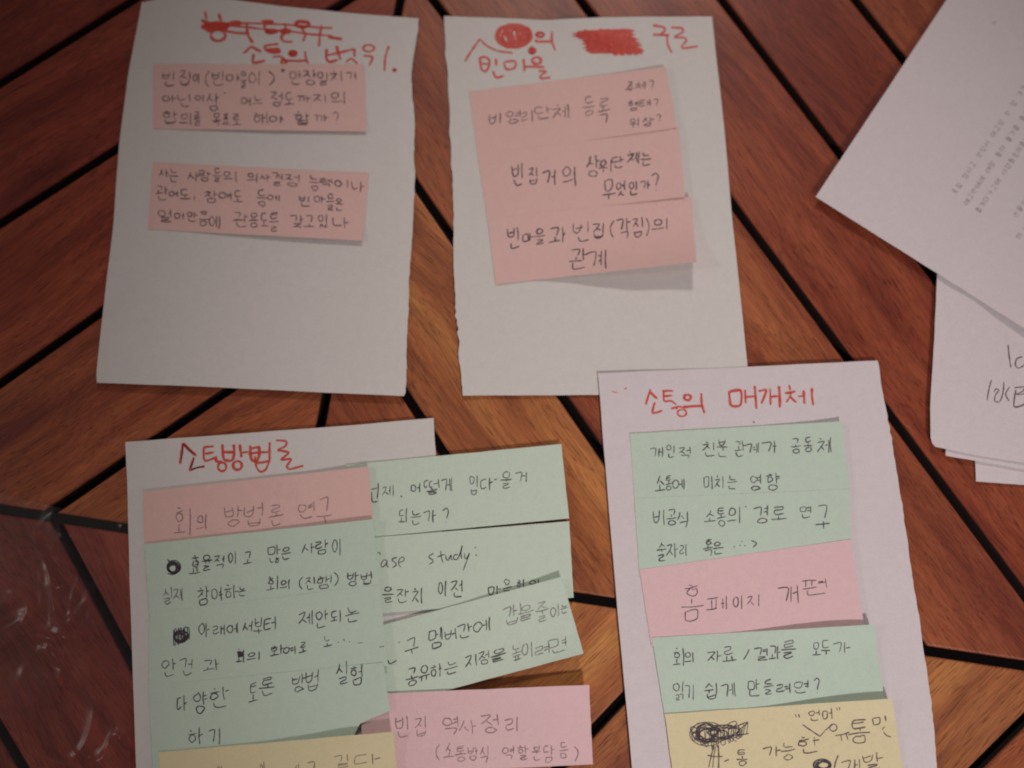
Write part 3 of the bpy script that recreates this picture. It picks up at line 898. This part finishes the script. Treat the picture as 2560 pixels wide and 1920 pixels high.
c2t = text(6, "아 510 250 600 365;래 625 265 720 350;에 740 260 835 345;서 865 240 950 320;부 955 215 1030 350;터 1040 205 1140 310;제 1320 160 1440 270;안 1460 150 1560 290;되 1585 155 1670 250;는 1700 120 1815 250;"
              "회 815 470 890 575;의 900 490 1015 560;화 1090 435 1200 515;여 1200 440 1300 505;로 1325 405 1390 495;노 1520 360 1590 445", -.14)
c2t += [zp(6, q) for q in [scribble(368, 365, 55, 50, 6, 9, .25), hatch([(310, 310), (430, 290)], [(310, 430), (430, 380)], 12, 3, 8), ring(365, 360, 60, 45, 2), [(1642, 408), (1650, 412)], [(1690, 380), (1693, 402)], [(1732, 402), (1740, 406)], hatch([(830, 490), (870, 490)], [(835, 530), (865, 525)], 6, 4, 3)]]
ribbons(c2, c2t, PEN_D, 3.0)
ribbons(c2, text(6, "안 210 550 325 690;건 365 545 465 680;과 545 550 680 640", -.14), PEN_M, 2.7)
ribbons(c2, [zp(6, [(1980, 450), (2020, 440)]), zp(6, [(1800, 415), (1850, 412)])], PEN_F, 2.4, "pencil_tick")
c3 = note("lowest green note in the lower left column, three short pencil lines", GREEN,
          [(372, 1714), (958, 1656), (975, 1777), (385, 1995)], None, 0.0047, [('right', .0020, .3, 0, 0)], gg, 54, bottom=[(385, 1995), (860, 1885), (901, 1808), (975, 1777)])
c3t = text(6, "다 330 845 410 970;양 465 810 580 980;한 605 780 755 950;토 915 735 990 890;론 1000 695 1130 850;방 1265 670 1380 810;법 1380 640 1500 805;실 1630 580 1735 740;험 1740 590 1850 760;하 415 1115 545 1245;기 590 1115 690 1245", -.16)
ribbons(c3, c3t, PEN_D, 2.9)
c4 = note("yellow note with a few pencil tops, at the foot of the left column", YELLOW,
          [(396, 1881), (983, 1829), (1002, 2030), (412, 2082)], None, 0.0054, [('right', .0020, .4, 0, 0), ('top', .0036, .45, .3, 1)], "yellow sticky notes", 55)
c4t = text(6, "길 1615 1320 1740 1430;다 1790 1320 1980 1410;고 1375 1385 1475 1500;싶 1290 1400 1330 1490;이 1010 1385 1045 1480;미 660 1415 700 1500", -.1)
ribbons(c4, c4t, PEN_F, 3.0)


# ============================================================ SHEET 5 (lower right) with its notes
def zs5(px, py):
    z = 0.0022 + 0.0005 * noise.noise(Vector((px / 260, py / 260, 14.0)))
    z += 0.0006 * sm(1700, 1480, px) * sm(1150, 930, py)
    return z


s5 = Sheet("paper_sheet", WHITE_B, top=[(1495, 933), (1800, 920), (2195, 901)],
           right=[(2195, 901), (2226, 1080), (2250, 1230), (2274, 1384), (2309, 1627), (2333, 1790), (2350, 2010)], bottom=[(1588, 2010), (2350, 2010)],
           left=[(1495, 933), (1508, 1100), (1543, 1520), (1562, 1720), (1588, 2010)], zfun=zs5,
           label="lower right white paper sheet with clean red heading, green, pink and yellow notes", cat="paper sheet", group=gs, torn=(1,), seed=61, nu=60, nv=80)
red5 = [zp(9, p) for p in [
    [(140, 220), (155, 228), (182, 230)], [(230, 205), (247, 197)],
    [(415, 205), (398, 260), (380, 318)], [(412, 225), (440, 255), (465, 275)], [(445, 300), (430, 375), (500, 358)],
    [(498, 222), (545, 218), (578, 220)], [(508, 225), (512, 290), (560, 290), (600, 318)], [(505, 258), (570, 252)], [(560, 345), (620, 330), (648, 340)], [(600, 330), (600, 352)], ring(638, 375, 32, 25),
    ring(677, 265, 24, 20), [(645, 335), (710, 328), (780, 325)], [(775, 235), (778, 310), (798, 378)],
    [(972, 220), (985, 320), (1052, 318), (1055, 218), (975, 224)], [(1085, 210), (1090, 310)], [(1092, 262), (1155, 255)], [(1153, 182), (1160, 270), (1166, 347)],
    [(1180, 222), (1235, 212), (1222, 260), (1200, 310)], [(1262, 200), (1266, 320)], [(1266, 262), (1322, 255)], [(1325, 185), (1332, 338)],
    [(1398, 178), (1406, 215)], [(1368, 235), (1445, 222)], [(1412, 228), (1400, 265), (1378, 300)], [(1402, 255), (1450, 302)], [(1462, 258), (1502, 254)], [(1500, 215), (1506, 312)], [(1560, 198), (1570, 322)]]]
ribbons(s5, red5[:2], RED, 2.8, "red_dots")
ribbons(s5, red5[2:], RED, 5.8, "red_heading")
ribbons(s5, [zp(9, ring(1147, 440, 3, 3, 1))], PEN_D, 2.5, "pencil_dot")

g1 = note("upper green note on the lower right sheet, two pencil lines beginning the list", GREEN,
          [(1575, 1084), (2106, 1053), (2124, 1227), (1586, 1250)], zs5, 0.0003, [('right', .0024, .4, 0, 0), ('top', .0004, .3, 0, 0)], gg, 71)
g1t = text(9, "개 410 620 505 690;인 530 605 590 695;적 610 620 705 700;친 790 585 880 680;분 885 565 960 690;관 1010 575 1085 690;계 1090 590 1185 665;가 1205 575 1325 655;공 1410 560 1480 660;동 1500 545 1565 655;체 1590 555 1700 665;"
              "소 445 820 520 935;통 520 820 570 925;에 570 840 655 920;미 795 820 860 915;치 865 825 940 910;는 960 820 1030 915;영 1115 815 1210 915;향 1230 800 1330 930", -.05)
ribbons(g1, g1t, PEN_D, 2.8)
g2 = note("second green note on the lower right sheet, ending in dots, above the pink note", GREEN,
          [(1586, 1246), (2123, 1222), (2127, 1350), (1599, 1440)], zs5, 0.00045, [('right', .0024, .4, 0, 0)], gg, 72)
g2t = text(9, "비 435 1065 520 1170;공 525 1060 605 1170;식 605 1070 690 1190;소 795 1070 880 1150;통 885 1050 950 1175;의 960 1045 1060 1165;경 1150 1035 1260 1160;로 1270 1040 1385 1140;연 1470 1035 1560 1120;구 1585 1035 1690 1205;"
              "술 460 1290 530 1420;자 530 1300 610 1400;리 620 1310 680 1390;혹 790 1270 860 1390;은 855 1290 930 1370", -.08)
g2t += [zp(9, q) for q in [[(1088, 1036), (1094, 1044)], [(1006, 1322), (1013, 1328)], [(1046, 1312), (1053, 1316)], [(1060, 1284), (1066, 1288)], [(1082, 1314), (1089, 1320)], [(1130, 1280), (1168, 1300), (1140, 1328)]]]
ribbons(g2, g2t, PEN_D, 2.8)
g3 = note("pink note with faint writing between the green notes of the lower right sheet", PINK_B,
          [(1599, 1424), (2127, 1348), (2160, 1562), (1628, 1615)], zs5, 0.0006, [('right', .0026, .4, 0, 0)], gp, 73)
g3t = text(10, "홈 405 240 560 480;페 590 320 745 415;이 770 310 850 405;지 875 310 960 385;개 1095 235 1240 360;편 1260 190 1445 310", -.08)
ribbons(g3, g3t, PEN_M, 2.6)
g4 = note("lower green note on the lower right sheet, between the pink and the yellow note", GREEN,
          [(1630, 1594), (2184, 1561), (2213, 1760), (1663, 1800)], zs5, 0.0009, [('top', .0042, .35, .3, .95), ('right', .0012, .4, 0, 0)], gg, 74)
g4t = text(10, "회 345 690 430 810;의 430 715 500 790;자 585 700 690 780;료 690 670 795 780;/ 845 690 890 765;결 925 675 1025 770;과 1030 670 1110 765;를 1110 630 1220 750;모 1330 645 1395 735;두 1395 630 1465 730;가 1480 640 1605 720;"
               "쉽 570 920 670 1055;게 690 930 790 1030;만 870 900 970 1025;들 985 905 1060 1010;려 1075 930 1190 1000;면 1200 920 1320 1000;? 1345 890 1385 1000", -.06)
ribbons(g4, g4t, PEN_D, 2.9)
ribbons(g4, text(10, "읽 350 920 435 1050;기 430 935 500 1050", -.06), PEN_M, 2.6)
g5 = note("yellow note with a large blacked-out scribble at the foot of the lower right sheet", YELLOW,
          [(1662, 1785), (2230, 1746), (2262, 1955), (1690, 1995)], zs5, 0.0014, [('top', .0036, .35, .35, .95), ('right', .001, .4, 0, 0)], "yellow sticky notes", 75)
g5t = text(10, "언 1310 1120 1395 1195;어 1400 1110 1480 1190;통 1590 1185 1745 1360;가 985 1380 1110 1450;능 1115 1345 1215 1480;한 1230 1310 1390 1430;개 1540 1470 1680 1560;발 1690 1430 1830 1540;통 800 1400 880 1520", -.10)
g5t += [zp(10, q) for q in [[(1215, 1150), (1222, 1172)], [(1238, 1150), (1245, 1174)], [(1508, 1103), (1513, 1125)], [(1528, 1100), (1530, 1122)], [(1268, 1225), (1330, 1268), (1390, 1308)], [(1390, 1308), (1430, 1262), (1482, 1222)],
                             ring(1484, 1245, 26, 26), [(1498, 1302), (1600, 1278)], [(1535, 1292), (1545, 1342)], [(1575, 1286), (1590, 1336)], [(1762, 1180), (1772, 1225), (1812, 1215), (1812, 1175), (1765, 1180)], [(1852, 1160), (1858, 1200)],
                             [(1830, 1260), (1850, 1240)], [(1840, 1275), (1860, 1300), (1895, 1312)], [(640, 1370), (620, 1440), (600, 1531)], [(668, 1370), (672, 1450), (670, 1535)], [(590, 1440), (640, 1450), (700, 1450)], [(650, 1380), (630, 1530)], [(710, 1485), (745, 1470)], [(1520, 1440), (1500, 1490), (1490, 1540)]]]
ribbons(g5, g5t, PEN_M, 3.0)
blk = [zp(10, q) for q in [scribble(560, 1280, 95, 70, 6, 1, .3), scribble(620, 1310, 120, 60, 5, 2, .4), scribble(680, 1270, 130, 55, 5, 4, .4), ring(590, 1290, 125, 85), hatch([(465, 1245), (720, 1260), (880, 1205)], [(480, 1320), (640, 1390), (870, 1290)], 22, 5, 12),
                            [(700, 1240), (780, 1200), (800, 1220), (740, 1260), (880, 1205), (790, 1290), (885, 1288), (760, 1310), (800, 1345)], [(620, 1370), (640, 1395)],
                            scribble(1405, 1505, 60, 34, 5, 7, .3), ring(1405, 1512, 64, 44, 2)]]
ribbons(g5, blk[:-2], PEN_D, 2.2, "scribble")
ribbons(g5, blk[-2:], PEN_D, 3.2, "scribble")


# ============================================================ CLEAR PLASTIC FILM (lower left)
bm = bmesh.new()
NU, NV = 110, 130
vs = []
for j in range(NV + 1):
    row = []
    for i in range(NU + 1):
        u, v = i / NU, j / NV
        xr = 328 - 4 * math.sin(v * 9)
        x = lerp(-130, xr, u)
        ytop = lerp(1205, 1312, u) + 8 * noise.noise(Vector((u * 5, 0, 3)))
        y = lerp(ytop, 2060, v)
        q = Vector((x / 190, y / 230, 0))
        wq = Vector((noise.noise(q * 1.3), noise.noise(q * 1.3 + Vector((9, 4, 1))), 0)) * 0.8
        a1 = max(0, 1 - abs(noise.noise(q + wq)) * 4); a3 = max(0, 1 - abs(noise.noise(q * 3.3 + wq * 1.4 + Vector((6, 2, 5)))) * 5)
        a2 = max(0, 1 - abs(noise.noise(q * 1.7 + wq * .7 + Vector((3, 1, 2)))) * 5)
        patch = sm(-.15, .35, noise.noise(q * .8 + Vector((2, 8, 3)))) * .85 + .15
        h = 0.0006 + (0.0017 * a1 ** 1.4 + 0.0011 * a2 ** 1.4 + .0004 * a3 ** 1.4) * patch + .0006 * noise.noise(q * .9)
        h = max(.0004, h)
        h = lerp(h, 0.0005 + h * .12, sm(.82, .97, u))
        for bx, by, bh in ((181, 1339, .0009), (302, 1825, .0008), (294, 1838, .0010), (150, 1470, .0014), (308, 1313, .0008)):
            h += bh * math.exp(-((x - bx) ** 2 + (y - by) ** 2) / 60.0)
        row.append(bm.verts.new(P(x, y, h)))
    vs.append(row)
for j in range(NV):
    for i in range(NU):
        bm.faces.new((vs[j][i], vs[j + 1][i], vs[j + 1][i + 1], vs[j][i + 1]))
for f in bm.faces: f.smooth = True
me = bpy.data.meshes.new("plastic_film"); bm.to_mesh(me); bm.free()
tag(link("plastic_film", me, [FILM]), "crumpled clear plastic film lying on the boards left of the lower left sheet", "plastic film")
